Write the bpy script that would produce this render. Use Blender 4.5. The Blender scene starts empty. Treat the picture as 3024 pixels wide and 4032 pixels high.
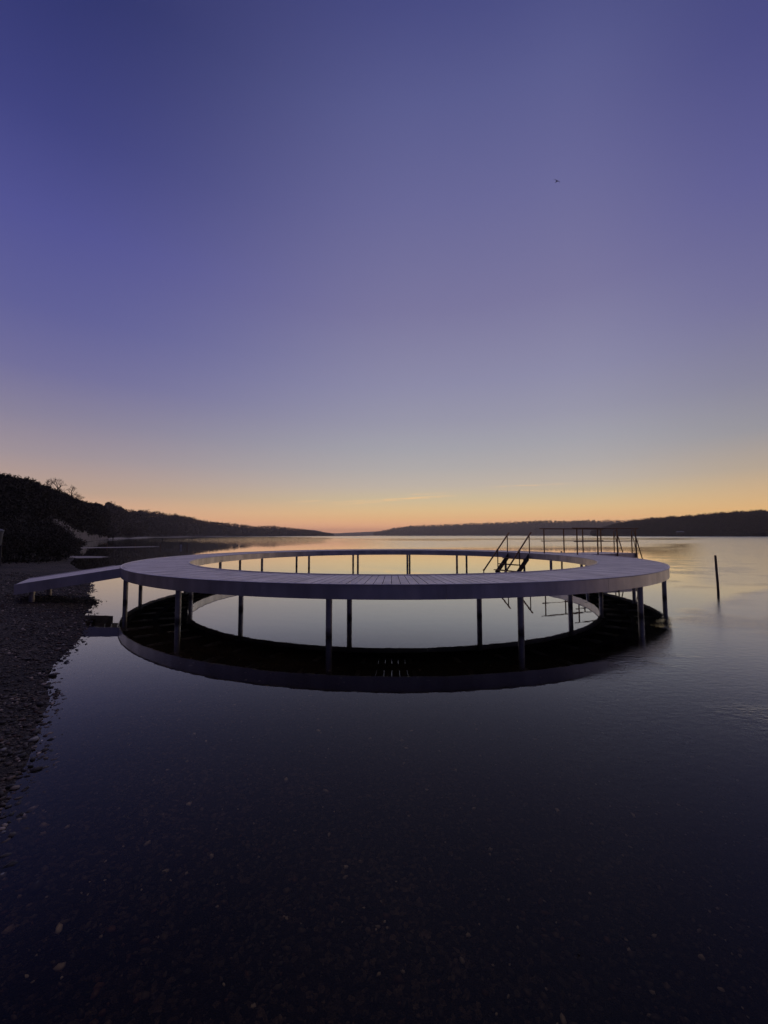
import bpy, bmesh, math, random
import numpy as np
from mathutils import Vector, Matrix
random.seed(7); rng = np.random.default_rng(11)
PI = math.pi
sc = bpy.context.scene
COL = sc.collection

# ------------------------------------------------------------------ camera
F = 1577.0; W, H = 3024.0, 4032.0          # focal length in photograph pixels
PITCH, ROLL = 0.0586, -0.0015
EYE = Vector((0, 0, 1.58))
_r, _u, _f = Vector((1, 0, 0)), Vector((0, -math.sin(PITCH), math.cos(PITCH))), Vector((0, math.cos(PITCH), math.sin(PITCH)))
RT = _r*math.cos(ROLL) + _u*math.sin(ROLL)
UP = -_r*math.sin(ROLL) + _u*math.cos(ROLL)
cam = bpy.data.cameras.new('camera'); co = bpy.data.objects.new('camera', cam); COL.objects.link(co)
m = Matrix((( RT.x, UP.x, -_f.x), (RT.y, UP.y, -_f.y), (RT.z, UP.z, -_f.z))).to_4x4(); m.translation = EYE
co.matrix_world = m
cam.sensor_fit = 'HORIZONTAL'; cam.sensor_width = 36; cam.lens = 36*F/W
cam.clip_start = 0.05; cam.clip_end = 30000
sc.camera = co

def at(px, py, D):
    """the point seen at photograph pixel (px,py), D metres ahead"""
    d = _f*F + RT*(px-W/2) - UP*(py-H/2)
    return EYE + d*(D/d.y)
def topx(P):
    v = np.asarray(P, float) - np.array(EYE)
    z = v @ np.array(_f)
    return W/2 + F*(v @ np.array(RT))/z, H/2 - F*(v @ np.array(UP))/z

# ------------------------------------------------------------------ world: dusk sky
def lin(c):
    return tuple(((x/255)/12.92 if x/255 <= .04045 else ((x/255+.055)/1.055)**2.4) for x in c)
world = bpy.data.worlds.new('World'); sc.world = world; world.use_nodes = True
nt = world.node_tree; nt.nodes.clear()
def N(t, **k):
    n = nt.nodes.new(t)
    for a, v in k.items():
        if a[0] == 'i' and a[1:].isdigit(): n.inputs[int(a[1:])].default_value = v
        else: setattr(n, a, v)
    return n
L = lambda a, b: nt.links.new(a, b)
def mth(op, a, b=None, c=None):
    n = N('ShaderNodeMath', operation=op)
    for i, x in enumerate((a, b, c)):
        if x is None: continue
        if hasattr(x, 'links'): L(x, n.inputs[i])
        else: n.inputs[i].default_value = x
    return n.outputs[0]
def smooth(x, a, b):
    n = N('ShaderNodeMapRange', interpolation_type='SMOOTHSTEP'); L(x, n.inputs[0])
    n.inputs[1].default_value = a; n.inputs[2].default_value = b
    return n.outputs[0]
BOOST = (2.35, 1.9, 1.5, 1.3, 1.17, 1.09, 1.04)      # the sky behind the haze
def ramp(fac, stops, boost=True):
    n = N('ShaderNodeValToRGB'); cr = n.color_ramp; cr.interpolation = 'LINEAR'
    while len(cr.elements) < len(stops): cr.elements.new(.5)
    for e, (p, c) in zip(cr.elements, stops):
        k_ = float(np.interp(p*90, (0, 1.2, 2.4, 3.6, 5.2, 7, 12), BOOST)) if boost else 1
        e.position = p; e.color = (*(q*k_ for q in lin(c)), 1)
    L(fac, n.inputs[0]); return n.outputs[0]
def mix(f, a, b):
    n = N('ShaderNodeMix', data_type='RGBA')
    L(f, n.inputs[0])
    for i, x in ((6, a), (7, b)):
        if hasattr(x, 'links'): L(x, n.inputs[i])
        else: n.inputs[i].default_value = (*x, 1)
    return n.outputs[2]
tc = N('ShaderNodeTexCoord'); sep = N('ShaderNodeSeparateXYZ'); L(tc.outputs['Generated'], sep.inputs[0])
az = mth('ARCTAN2', sep.outputs[0], sep.outputs[1])                   # 0 towards the glow, + to the right
el = mth('ARCSINE', mth('MINIMUM', mth('MAXIMUM', sep.outputs[2], -1.0), 1.0))
eln = mth('DIVIDE', mth('MULTIPLY', el, 180/PI), 90.0)
D = 1/90
centre = ramp(eln, [(0, (206,146,112)), (1.2*D, (207,150,112)), (2.4*D, (210,166,118)), (3.6*D, (211,179,132)), (5.2*D, (200,182,150)), (7*D, (190,178,165)),
    (9.5*D, (175,170,169)), (12.3*D, (164,163,171)), (16*D, (151,150,169)), (20.8*D, (139,138,167)), (30*D, (120,117,156)), (40.5*D, (103,103,150)),
    (48.7*D, (88,91,141)), (55.5*D, (69,73,127)), (63*D, (150,140,160)), (1, (198,184,188))])  # topmost stops of each ramp brightened out of view, added to light the deck
left = ramp(eln, [(0, (196,140,118)), (2*D, (200,153,120)), (5*D, (182,155,138)), (9*D, (158,145,152)), (13*D, (136,130,154)), (18*D, (112,110,154)),
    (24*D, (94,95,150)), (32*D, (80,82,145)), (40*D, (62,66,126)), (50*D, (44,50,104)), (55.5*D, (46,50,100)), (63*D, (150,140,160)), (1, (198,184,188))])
right = ramp(eln, [(0, (206,156,112)), (2.4*D, (210,166,108)), (4*D, (204,169,124)), (7*D, (180,163,144)), (11*D, (150,148,155)), (16*D, (132,131,154)),
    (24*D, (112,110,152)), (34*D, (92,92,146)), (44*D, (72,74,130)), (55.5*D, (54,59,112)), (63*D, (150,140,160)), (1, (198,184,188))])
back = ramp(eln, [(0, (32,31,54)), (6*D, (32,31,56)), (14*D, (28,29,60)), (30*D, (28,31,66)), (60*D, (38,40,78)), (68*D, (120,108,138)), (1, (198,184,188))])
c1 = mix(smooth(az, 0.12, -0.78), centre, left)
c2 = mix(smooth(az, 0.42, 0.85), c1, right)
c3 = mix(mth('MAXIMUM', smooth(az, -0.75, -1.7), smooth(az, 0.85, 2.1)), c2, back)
# thin streaks of cloud low over the glow
eld = mth('MULTIPLY', el, 180/PI); azd = mth('MULTIPLY', az, 180/PI)
nz = N('ShaderNodeTexNoise', noise_dimensions='2D', i2=1.0, i3=4.0)
cmb = N('ShaderNodeCombineXYZ'); L(mth('MULTIPLY', azd, .35), cmb.inputs[0]); L(mth('MULTIPLY', eld, 5.0), cmb.inputs[1]); L(cmb.outputs[0], nz.inputs[0])
tex = mth('MAXIMUM', smooth(nz.outputs[0], .38, .62), .3)
def streak(azc, aw, elc, slope, w, amp):
    e = mth('SUBTRACT', eld, mth('ADD', mth('MULTIPLY', mth('SUBTRACT', azd, azc), slope), elc))
    g = mth('EXPONENT', mth('MULTIPLY', mth('MULTIPLY', e, e), -1/(w*w)))
    a = mth('DIVIDE', mth('SUBTRACT', azd, azc), aw); a = mth('EXPONENT', mth('MULTIPLY', mth('MULTIPLY', mth('MULTIPLY', a, a), mth('MULTIPLY', a, a)), -1.0))
    return mth('MULTIPLY', mth('MULTIPLY', mth('MULTIPLY', g, a), tex), amp)
st = streak(1.5, 8, 5.15, .055, .16, .95)
for s in (streak(-11, 2.4, 4.8, .05, .12, .5), streak(20, 5, 6.7, .0, .09, .5), streak(6.5, 2.4, 5.9, .02, .12, .5), streak(-4, 4, 4.55, .06, .12, .45), streak(-13, 7, 3.0, .0, .15, .35), streak(16, 6, 3.6, .01, .12, .25), streak(36, 6, 4.9, -.02, .25, -.3), streak(28, 9, 2.6, .0, .15, .3)):
    st = mth('ADD', st, s)
c4 = mix(st, c3, lin((246,205,150)))
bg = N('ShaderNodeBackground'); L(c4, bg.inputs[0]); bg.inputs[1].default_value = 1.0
wo = N('ShaderNodeOutputWorld'); L(bg.outputs[0], wo.inputs[0])
world.cycles.sampling_method = 'MANUAL'; world.cycles.sample_map_resolution = 1024

sc.view_settings.view_transform = 'Standard'; sc.view_settings.look = 'None'
sc.view_settings.exposure = 0; sc.view_settings.gamma = 1
sc.cycles.max_bounces = 8; sc.cycles.transparent_max_bounces = 12; sc.cycles.volume_bounces = 0
sc.cycles.use_denoising = True

# ------------------------------------------------------------------ materials
def mat(name, base, rough=.8, var=.25, scale=6.0, metal=0.0, bump=0.0, bscale=30.0, spec=.5, stretch=(1,1,1), second=None):
    mt = bpy.data.materials.new(name); mt.use_nodes = True; t = mt.node_tree
    b = t.nodes['Principled BSDF']; b.inputs['Roughness'].default_value = rough; b.inputs['Metallic'].default_value = metal
    b.inputs['Specular IOR Level'].default_value = spec
    c = t.nodes.new('ShaderNodeTexCoord'); mp = t.nodes.new('ShaderNodeMapping'); mp.inputs['Scale'].default_value = stretch
    t.links.new(c.outputs['Object'], mp.inputs[0])
    n = t.nodes.new('ShaderNodeTexNoise'); n.inputs['Scale'].default_value = scale; n.inputs['Detail'].default_value = 5
    t.links.new(mp.outputs[0], n.inputs[0])
    r = t.nodes.new('ShaderNodeValToRGB'); a = tuple(x*(1-var) for x in base); d = second or tuple(min(1, x*(1+var)) for x in base)
    r.color_ramp.elements[0].position = .3; r.color_ramp.elements[1].position = .7
    r.color_ramp.elements[0].color = (*a, 1); r.color_ramp.elements[1].color = (*d, 1)
    t.links.new(n.outputs[0], r.inputs[0]); t.links.new(r.outputs[0], b.inputs['Base Color'])
    if bump:
        n2 = t.nodes.new('ShaderNodeTexNoise'); n2.inputs['Scale'].default_value = bscale; n2.inputs['Detail'].default_value = 6
        t.links.new(mp.outputs[0], n2.inputs[0])
        bp = t.nodes.new('ShaderNodeBump'); bp.inputs['Strength'].default_value = bump; bp.inputs['Distance'].default_value = .02
        t.links.new(n2.outputs[0], bp.inputs['Height']); t.links.new(bp.outputs[0], b.inputs['Normal'])
    return mt
def vcol_mat(name, rough=.85, attr='tint'):
    mt = bpy.data.materials.new(name); mt.use_nodes = True; t = mt.node_tree
    b = t.nodes['Principled BSDF']; b.inputs['Roughness'].default_value = rough
    a = t.nodes.new('ShaderNodeAttribute'); a.attribute_name = attr
    t.links.new(a.outputs['Color'], b.inputs['Base Color']); return mt

M_DECK = mat('weathered_decking', (.84,.77,.72), .42, .15, 5, bump=.3, bscale=60)
M_FASC = mat('satin_steel_edge', (.80,.76,.73), .42, .22, 2.5, metal=.85, bump=.2, bscale=20, stretch=(1,1,.3))
M_PLANK = mat('weathered_planks', (.84,.77,.72), .45, .22, 2.2, bump=.35, bscale=60)
t = M_PLANK.node_tree; b_ = t.nodes['Principled BSDF']; src = b_.inputs['Base Color'].links[0].from_socket
at_n = t.nodes.new('ShaderNodeAttribute'); at_n.attribute_name = 'tone'; mx_ = t.nodes.new('ShaderNodeMix'); mx_.data_type = 'RGBA'; mx_.blend_type = 'MULTIPLY'; mx_.inputs[0].default_value = 1
t.links.new(src, mx_.inputs[6]); t.links.new(at_n.outputs['Color'], mx_.inputs[7]); t.links.new(mx_.outputs[2], b_.inputs['Base Color'])
M_JOIST = mat('grey_joist', (.62,.58,.54), .45, .2, 6, metal=.55)
M_DKST = mat('dark_painted_steel', (.06,.055,.06), .45, .2, 6, metal=.3)
M_TRIM = mat('bright_trim', (.85,.82,.80), .5, .08, 3, metal=.3)
M_UNDER = mat('shaded_under_timber', (.03,.028,.026), .8, .3, 8)
M_STEEL = mat('galvanised_steel', (.50,.48,.45), .38, .2, 9, metal=.6, bump=.15, bscale=40)
M_RUST = mat('dull_brown_steel', (.26,.15,.08), .4, .3, 12, metal=.6)
M_PILE = mat('wet_timber_pile', (.19,.125,.085), .7, .35, 12, stretch=(1,1,.2), bump=.4)
M_TWIG = mat('bare_twigs', (.06,.045,.04), .9, .3, 4)
M_SOIL = mat('dune_soil', (.24,.21,.175), .95, .3, .6, bump=.8, bscale=3, second=(.34,.30,.26))
M_FARSOIL = mat('far_soil', (.035,.032,.03), .95, .3, .05)
M_FOL = vcol_mat('scrub_leaves')
M_PEB = vcol_mat('pebble_stone', .6)
M_CLOTH = mat('dark_clothes', (.02,.018,.02), .9, .3, 10)
M_SKIN = mat('skin', (.3,.19,.14), .6, .1, 10)
M_BIN = mat('grey_white_plastic', (.13,.13,.125), .5, .15, 8)
M_DARK = mat('dark_plastic', (.03,.03,.035), .6, .2, 8)
M_WHITE = mat('white_board', (.6,.6,.62), .6, .1, 6)
M_ROOF = mat('pale_roof', (.35,.36,.38), .5, .1, 1)
M_WALL = mat('dark_wall', (.08,.075,.07), .8, .2, 1)
M_SAND = mat('wet_sand', (.42,.38,.33), .7, .25, 1.2, bump=.3, bscale=8)

# a dark band of algae and wet metal at the water line
t = M_STEEL.node_tree; b_ = t.nodes['Principled BSDF']; src = b_.inputs['Base Color'].links[0].from_socket
tc_ = t.nodes.new('ShaderNodeNewGeometry'); sx_ = t.nodes.new('ShaderNodeSeparateXYZ'); t.links.new(tc_.outputs['Position'], sx_.inputs[0])
nn_ = t.nodes.new('ShaderNodeTexNoise'); nn_.inputs['Scale'].default_value = 14; t.links.new(tc_.outputs['Position'], nn_.inputs[0])
ad_ = t.nodes.new('ShaderNodeMath'); ad_.operation = 'MULTIPLY_ADD'; ad_.inputs[1].default_value = .09; t.links.new(nn_.outputs[0], ad_.inputs[0]); t.links.new(sx_.outputs[2], ad_.inputs[2])
mr_ = t.nodes.new('ShaderNodeMapRange'); mr_.inputs[1].default_value = .08; mr_.inputs[2].default_value = .18; t.links.new(ad_.outputs[0], mr_.inputs[0])
mx_ = t.nodes.new('ShaderNodeMix'); mx_.data_type = 'RGBA'; mx_.inputs[6].default_value = (.13,.12,.10,1); t.links.new(mr_.outputs[0], mx_.inputs[0]); t.links.new(src, mx_.inputs[7]); t.links.new(mx_.outputs[2], b_.inputs['Base Color'])
# ground: gravel, shells and sand; the same bed carries on under the water
def ground_mat():
    mt = bpy.data.materials.new('gravel_bed'); mt.use_nodes = True; t = mt.node_tree; b = t.nodes['Principled BSDF']
    b.inputs['Roughness'].default_value = .8
    c = t.nodes.new('ShaderNodeTexCoord')
    v = t.nodes.new('ShaderNodeTexVoronoi'); v.inputs['Scale'].default_value = 48; t.links.new(c.outputs['Object'], v.inputs[0])
    v2 = t.nodes.new('ShaderNodeTexVoronoi'); v2.inputs['Scale'].default_value = 120; t.links.new(c.outputs['Object'], v2.inputs[0])
    n = t.nodes.new('ShaderNodeTexNoise'); n.inputs['Scale'].default_value = .9; n.inputs['Detail'].default_value = 6; t.links.new(c.outputs['Object'], n.inputs[0])
    bw = t.nodes.new('ShaderNodeRGBToBW'); t.links.new(v.outputs['Color'], bw.inputs[0])
    r = t.nodes.new('ShaderNodeValToRGB'); cr = r.color_ramp
    cr.elements[0].color = (.025,.022,.02,1); cr.elements[0].position = .25
    cr.elements[1].color = (.24,.21,.18,1); cr.elements[1].position = .93
    e = cr.elements.new(.6); e.color = (.05,.042,.035,1)
    t.links.new(bw.outputs[0], r.inputs[0])
    mx = t.nodes.new('ShaderNodeMix'); mx.data_type = 'RGBA'; mx.blend_type = 'MULTIPLY'; mx.inputs[0].default_value = 1
    r2 = t.nodes.new('ShaderNodeValToRGB'); r2.color_ramp.elements[0].color = (.45,.42,.4,1); r2.color_ramp.elements[1].color = (1.25,1.2,1.12,1)
    r2.color_ramp.elements[0].position = .35; r2.color_ramp.elements[1].position = .65
    t.links.new(n.outputs[0], r2.inputs[0]); t.links.new(r.outputs[0], mx.inputs[6]); t.links.new(r2.outputs[0], mx.inputs[7])
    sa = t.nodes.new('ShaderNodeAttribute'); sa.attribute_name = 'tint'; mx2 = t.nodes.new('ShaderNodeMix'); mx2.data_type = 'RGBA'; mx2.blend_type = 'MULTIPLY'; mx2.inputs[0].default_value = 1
    t.links.new(mx.outputs[2], mx2.inputs[6]); t.links.new(sa.outputs['Color'], mx2.inputs[7]); t.links.new(mx2.outputs[2], b.inputs['Base Color'])   # darker further out, painted in for light lost in deeper water
    ad = t.nodes.new('ShaderNodeMath'); ad.operation = 'ADD'; t.links.new(v.outputs['Distance'], ad.inputs[0]); t.links.new(v2.outputs['Distance'], ad.inputs[1])
    bp = t.nodes.new('ShaderNodeBump'); bp.inputs['Strength'].default_value = .9; bp.inputs['Distance'].default_value = .015; bp.invert = True
    t.links.new(ad.outputs[0], bp.inputs['Height']); t.links.new(bp.outputs[0], b.inputs['Normal'])
    return mt
M_GROUND = ground_mat()

def water_mat():
    mt = bpy.data.materials.new('fjord_water'); mt.use_nodes = True; t = mt.node_tree; t.nodes.clear()
    def n(ty, **k):
        q = t.nodes.new(ty)
        for a, v in k.items():
            if a[0] == 'i' and a[1:].isdigit(): q.inputs[int(a[1:])].default_value = v
            else: setattr(q, a, v)
        return q
    l = lambda a, b: t.links.new(a, b)
    def mm(op, a, b=None):
        q = n('ShaderNodeMath', operation=op)
        for i, x in enumerate((a, b)):
            if x is None: continue
            if hasattr(x, 'links'): l(x, q.inputs[i])
            else: q.inputs[i].default_value = x
        return q.outputs[0]
    def sm(x, a, b, lo=0., hi=1.):
        q = n('ShaderNodeMapRange', interpolation_type='SMOOTHSTEP'); l(x, q.inputs[0]); q.inputs[1].default_value = a; q.inputs[2].default_value = b
        q.inputs[3].default_value = lo; q.inputs[4].default_value = hi
        return q.outputs[0]
    c = n('ShaderNodeTexCoord'); s = n('ShaderNodeSeparateXYZ'); l(c.outputs['Object'], s.inputs[0]); X, Y = s.outputs[0], s.outputs[1]
    def noise(scale, detail, sx, sy, rough=.5):
        mp = n('ShaderNodeMapping'); mp.inputs['Scale'].default_value = (sx, sy, 1); l(c.outputs['Object'], mp.inputs[0])
        q = n('ShaderNodeTexNoise', noise_dimensions='2D'); q.inputs['Scale'].default_value = scale; q.inputs['Detail'].default_value = detail; q.inputs['Roughness'].default_value = rough
        l(mp.outputs[0], q.inputs[0]); return q.outputs[0]
    # wobble the edges of the wind patches
    wob = mm('MULTIPLY', mm('SUBTRACT', noise(1, 3, .03, .05), .5), 1.0)
    Yw = mm('MULTIPLY', Y, mm('ADD', 1.0, wob))
    # ruffled water: far lanes, and a patch of cat's-paws on the right in the foreground
    rat = mm('DIVIDE', X, Y); Yl = mm('SUBTRACT', Yw, mm('MULTIPLY', sm(rat, -.08, -.32), 330))
    far = sm(Yl, 190, 260)
    mid = mm('MULTIPLY', sm(Yw, 26, 60), sm(mm('DIVIDE', X, Y), -.22, .1))
    lane = mm('MULTIPLY', sm(Yw, 120, 150), sm(Yw, 215, 180))
    slit = mm('MULTIPLY', mm('MULTIPLY', sm(Y, 47, 52), sm(Y, 80, 68)), sm(mm('DIVIDE', X, Y), .60, .85))
    q_ = mm('SUBTRACT', rat, mm('ADD', mm('MULTIPLY', Y, .055), .186))
    nearr = mm('MULTIPLY', sm(q_, 0, .16), sm(Y, 1.5, 4.0))
    farr = mm('MULTIPLY', sm(Y, 9.5, 14), sm(rat, .55, .82))
    nearr = mm('MAXIMUM', nearr, mm('MULTIPLY', farr, .8))
    r1 = mm('MULTIPLY', far, .16)
    r2 = mm('MULTIPLY', mm('MULTIPLY', mid, mm('SUBTRACT', 1.0, mm('MULTIPLY', lane, .6))), .17)
    r = mm('MAXIMUM', r1, r2)
    r = mm('MULTIPLY', r, mm('SUBTRACT', 1.0, mm('MULTIPLY', slit, .9)))
    r = mm('MAXIMUM', r, mm('ADD', mm('MULTIPLY', nearr, .04), mm('MULTIPLY', mm('MULTIPLY', nearr, sm(rat, .66, .82)), .17)))
    r = mm('MAXIMUM', r, .004)
    # waves
    w1 = noise(1, 4, 1.1, 2.6)            # gentle swell everywhere
    w2 = noise(1, 3, 9, 16, .6)           # fine ripple in the ruffled patches
    patch = sm(noise(1, 3, .35, .6), .48, .62)
    h = mm('ADD', mm('MULTIPLY', w1, .0006), mm('MULTIPLY', mm('MULTIPLY', w2, mm('ADD', mm('MULTIPLY', nearr, .0050), mm('MULTIPLY', mid, .0012))), mm('ADD', .35, patch)))
    calmL = mm('MULTIPLY', mm('MULTIPLY', sm(Y, 45, 160), mm('SUBTRACT', 1.0, slit)), .04)
    h = mm('ADD', h, mm('MULTIPLY', noise(1, 4, .25, 1.1), calmL))
    bp = n('ShaderNodeBump'); bp.inputs['Strength'].default_value = 1; bp.inputs['Distance'].default_value = 1; l(h, bp.inputs['Height'])
    fr = n('ShaderNodeFresnel'); fr.inputs['IOR'].default_value = 1.333; l(bp.outputs[0], fr.inputs['Normal'])
    gl = n('ShaderNodeBsdfGlossy'); l(r, gl.inputs['Roughness']); l(bp.outputs[0], gl.inputs['Normal']); gl.inputs['Color'].default_value = (.95,.98,.96,1)
    tr = n('ShaderNodeBsdfTransparent'); tr.inputs['Color'].default_value = (.66,.58,.44,1)
    f0 = fr.outputs[0]                                               # grazing sheen of the mirror-calm surface
    fx = mm('MULTIPLY', mm('MULTIPLY', mm('MULTIPLY', f0, mm('SUBTRACT', 1.0, f0)), sm(f0, .08, .32)), 1.25)
    mxs = n('ShaderNodeMixShader'); l(mm('MAXIMUM', mm('SUBTRACT', mm('ADD', f0, fx), .008), .006), mxs.inputs[0]); l(tr.outputs[0], mxs.inputs[1]); l(gl.outputs[0], mxs.inputs[2])
    o = n('ShaderNodeOutputMaterial'); l(mxs.outputs[0], o.inputs[0])
    return mt
M_WATER = water_mat()

# ------------------------------------------------------------------ helpers
def link(name, me, material=None, parent=None, **props):
    o = bpy.data.objects.new(name, me); COL.objects.link(o)
    if material: me.materials.append(material)
    if parent: o.parent = parent
    for k, v in props.items(): o[k] = v
    return o
def empty(name, loc=(0,0,0), **props):
    o = bpy.data.objects.new(name, None); COL.objects.link(o); o.location = loc; o.empty_display_size = .2
    for k, v in props.items(): o[k] = v
    return o
class MB:
    def __init__(s): s.v = []; s.f = []
    def add(s, vs, fs):
        b = len(s.v); s.v += [tuple(v) for v in vs]; s.f += [tuple(i+b for i in f) for f in fs]; return s
    def box(s, c, size, rz=0.0, mtx=None):
        x, y, z = (q/2 for q in size); R = mtx or Matrix.Rotation(rz, 3, 'Z'); c = Vector(c)
        vs = [c + R @ Vector((i*x, j*y, k*z)) for i in (-1,1) for j in (-1,1) for k in (-1,1)]
        return s.add(vs, [(0,1,3,2), (4,6,7,5), (0,4,5,1), (2,3,7,6), (0,2,6,4), (1,5,7,3)])
    def tube(s, pts, r, n=10, caps=True):
        pts = [Vector(p) for p in pts]; rs = r if isinstance(r, (list, tuple)) else [r]*len(pts)
        b0 = len(s.v); A = None
        for i, p in enumerate(pts):
            d = (pts[min(i+1, len(pts)-1)] - pts[max(i-1, 0)]).normalized()
            if A is None: A = d.cross(Vector((0,1,0)) if abs(d.y) < .9 else Vector((1,0,0))).normalized()
            A = (A - d*A.dot(d)).normalized(); B_ = d.cross(A)
            for k in range(n):
                t = 2*PI*k/n; s.v.append(tuple(p + (A*math.cos(t) + B_*math.sin(t))*rs[i]))
        for i in range(len(pts)-1):
            for k in range(n):
                a0 = b0+i*n+k; a1 = b0+i*n+(k+1) % n; s.f.append((a0, a1, a1+n, a0+n))
        if caps:
            s.f.append(tuple(b0+k for k in range(n))[::-1]); s.f.append(tuple(b0+(len(pts)-1)*n+k for k in range(n)))
        return s
    def mesh(s, name, smooth=False):
        me = bpy.data.meshes.new(name); me.from_pydata(s.v, [], s.f); me.validate(); me.update()
        bm = bmesh.new(); bm.from_mesh(me); bmesh.ops.recalc_face_normals(bm, faces=bm.faces); bm.to_mesh(me); bm.free()
        if smooth:
            me.polygons.foreach_set('use_smooth', [True]*len(me.polygons))
            try: me.set_sharp_from_angle(angle=.7)
            except Exception: pass
        return me
    def obj(s, name, material, parent=None, smooth=False, **props): return link(name, s.mesh(name, smooth), material, parent, **props)
def straight_tube(s, a, b, r, n=10): return s.tube([a, b], r, n)
def np_mesh(name, V, Fc, tint=None):
    """fast mesh from arrays; Fc (m,k) of one polygon size"""
    me = bpy.data.meshes.new(name); k = Fc.shape[1]
    me.vertices.add(len(V)); me.vertices.foreach_set('co', V.astype(np.float32).ravel())
    me.loops.add(Fc.size); me.loops.foreach_set('vertex_index', Fc.astype(np.int32).ravel())
    me.polygons.add(len(Fc)); me.polygons.foreach_set('loop_start', np.arange(0, Fc.size, k, dtype=np.int32))
    me.polygons.foreach_set('loop_total', np.full(len(Fc), k, np.int32))
    if tint is not None:
        at_ = me.color_attributes.new('tint', 'FLOAT_COLOR', 'POINT')
        at_.data.foreach_set('color', np.hstack([tint, np.ones((len(tint), 1))]).astype(np.float32).ravel())
    me.update(calc_edges=True); return me

# ------------------------------------------------------------------ ground, shore, hills
SY = np.array([-60,-6,-3,-1.5,0,1.2,2.29,2.9,3.73,4.83,5.67,6.9,8.2,9.8,12.7,17,23,26,32,40,50,60,80,100,130,170,250,400,550,700,1000,1200,1400,1450,9000.])
SX = np.array([60,10,4,.6,-.9,-1.5,-2.08,-2.52,-3.15,-3.9,-4.35,-5.1,-6.0,-7.06,-9.35,-12.4,-18,-20.2,-24.6,-31.5,-40,-47,-62,-74,-94,-116,-158,-228,-275,-296,-240,-150,-62,-300,-300.])
def shore_x(y): return np.interp(y, SY, SX)
RY = np.array([-60,380,459,725,770,900,1860,2210,2530,2660,2900,9000.]); RX = np.array([560,560,440,408,412,600,1140,559,53,-67,-400,-400.])
def right_x(y): return np.interp(y, RY, RX)
def land_d(x, y):
    e = .5 + .02*np.abs(y)
    sl = (shore_x(y+e)-shore_x(y-e))/(2*e)
    return (shore_x(y)-x)/np.sqrt(1+sl*sl)
def height(x, y):
    d = land_d(x, y)
    wig = .07*np.sin(x*1.7+1.3*np.sin(y*.9)) + .06*np.sin(y*2.9+x)
    d = d + np.where(np.abs(d) < 12, wig*np.clip(.35+np.abs(y)*.02, 0, 1), 0)
    up = np.where(d < 2.2, .125*d, .275 + .055*(d-2.2)); up = np.minimum(up, 1.3)
    dn = -np.minimum(.10*-d, .28 + .018*-d); dn = np.maximum(dn, -3.0)
    h = np.where(d > 0, up, dn)
    h = h + (.004*np.sin(x*5.1+np.sin(y*4.3)*1.5) + .004*np.sin(y*7.7+x*3.1))*np.clip(.4+np.abs(d), 0, 3)
    dr = x-right_x(y)
    return np.where(dr > 0, np.minimum(.05*dr, 1.2), h)
def axis(lo, hi, c, s0, g):
    out = [c]; s = s0
    while out[-1] < hi: out.append(out[-1]+s); s = s if out[-1]-c < 6 else s*g
    o2 = [c]; s = s0
    while o2[-1] > lo: o2.append(o2[-1]-s); s = s if c-o2[-1] < 9 else s*g
    return np.array(sorted(set(out+o2)))
gx = axis(-7000, 7000, -2, .11, 1.055); gy = axis(-60, 9000, 3, .11, 1.045)
GX, GY = np.meshgrid(gx, gy); GZ = height(GX, GY)
V = np.stack([GX.ravel(), GY.ravel(), GZ.ravel()], 1); nx, ny = len(gx), len(gy)
ii = (np.arange(ny-1)[:, None]*nx + np.arange(nx-1)[None]).ravel()
depth_dim = np.clip((-land_d(V[:, 0], V[:, 1])-.5)/3.6, 0, 1)[:, None]; depth_dim = 1-.78*depth_dim*depth_dim*(3-2*depth_dim)  # bed tint darkened outwards, standing in for light absorbed by depth
g = link('ground', np_mesh('ground', V, np.stack([ii, ii+1, ii+nx+1, ii+nx], 1), depth_dim*np.array([[1., .95, .85]])), M_GROUND, kind='structure', label='gravel beach and lake bed under the shallow water')
g.data.polygons.foreach_set('use_smooth', [True]*len(g.data.polygons))
# water: one sheet
wx = np.array([-7000,-2000,-500,-100,-30,-10,0,10,30,100,500,2000,7000.]); wy = np.array([-60,-10,0,10,30,100,300,1000,3000,9000.])
WXX, WYY = np.meshgrid(wx, wy); k = len(wx); ii = (np.arange(len(wy)-1)[:, None]*k + np.arange(k-1)[None]).ravel()
link('water', np_mesh('water', np.stack([WXX.ravel(), WYY.ravel(), WXX.ravel()*0], 1), np.stack([ii, ii+1, ii+k+1, ii+k], 1)), M_WATER, kind='structure', label='still fjord water mirroring the dusk sky')

def loft(st, sub=6):
    """st: list of (foot(x,y), ridge(x,y,z), back(x,y)); returns verts, quads of a hill"""
    prof = [(0, -.05), (.08, .02), (.2, .14), (.4, .42), (.6, .70), (.8, .90), (1.0, 1.0)]
    rows = []
    for i in range(len(st)-1):
        for s in range(sub):
            t = s/sub; a, b = st[i], st[i+1]
            f = [a[0][j]*(1-t)+b[0][j]*t for j in (0,1)]; r = [a[1][j]*(1-t)+b[1][j]*t for j in (0,1,2)]; bk = [a[2][j]*(1-t)+b[2][j]*t for j in (0,1)]
            rows.append((f, r, bk))
    rows.append((list(st[-1][0]), list(st[-1][1]), list(st[-1][2])))
    V = []; 
    for (f, r, bk) in rows:
        for u, h in prof: V.append((f[0]+(r[0]-f[0])*u, f[1]+(r[1]-f[1])*u, h*r[2]))
        for u in (.3, .65, 1): V.append((r[0]+(bk[0]-r[0])*u, r[1]+(bk[1]-r[1])*u, r[2]*(1-u)-1*u))
    k = len(prof)+3; Fc = []
    for i in range(len(rows)-1):
        for j in range(k-1): Fc.append((i*k+j, (i+1)*k+j, (i+1)*k+j+1, i*k+j+1))
    return np.array(V), np.array(Fc), rows
def pxy(px, D): p = at(px, 2100, D); return (p.x, p.y)
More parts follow.
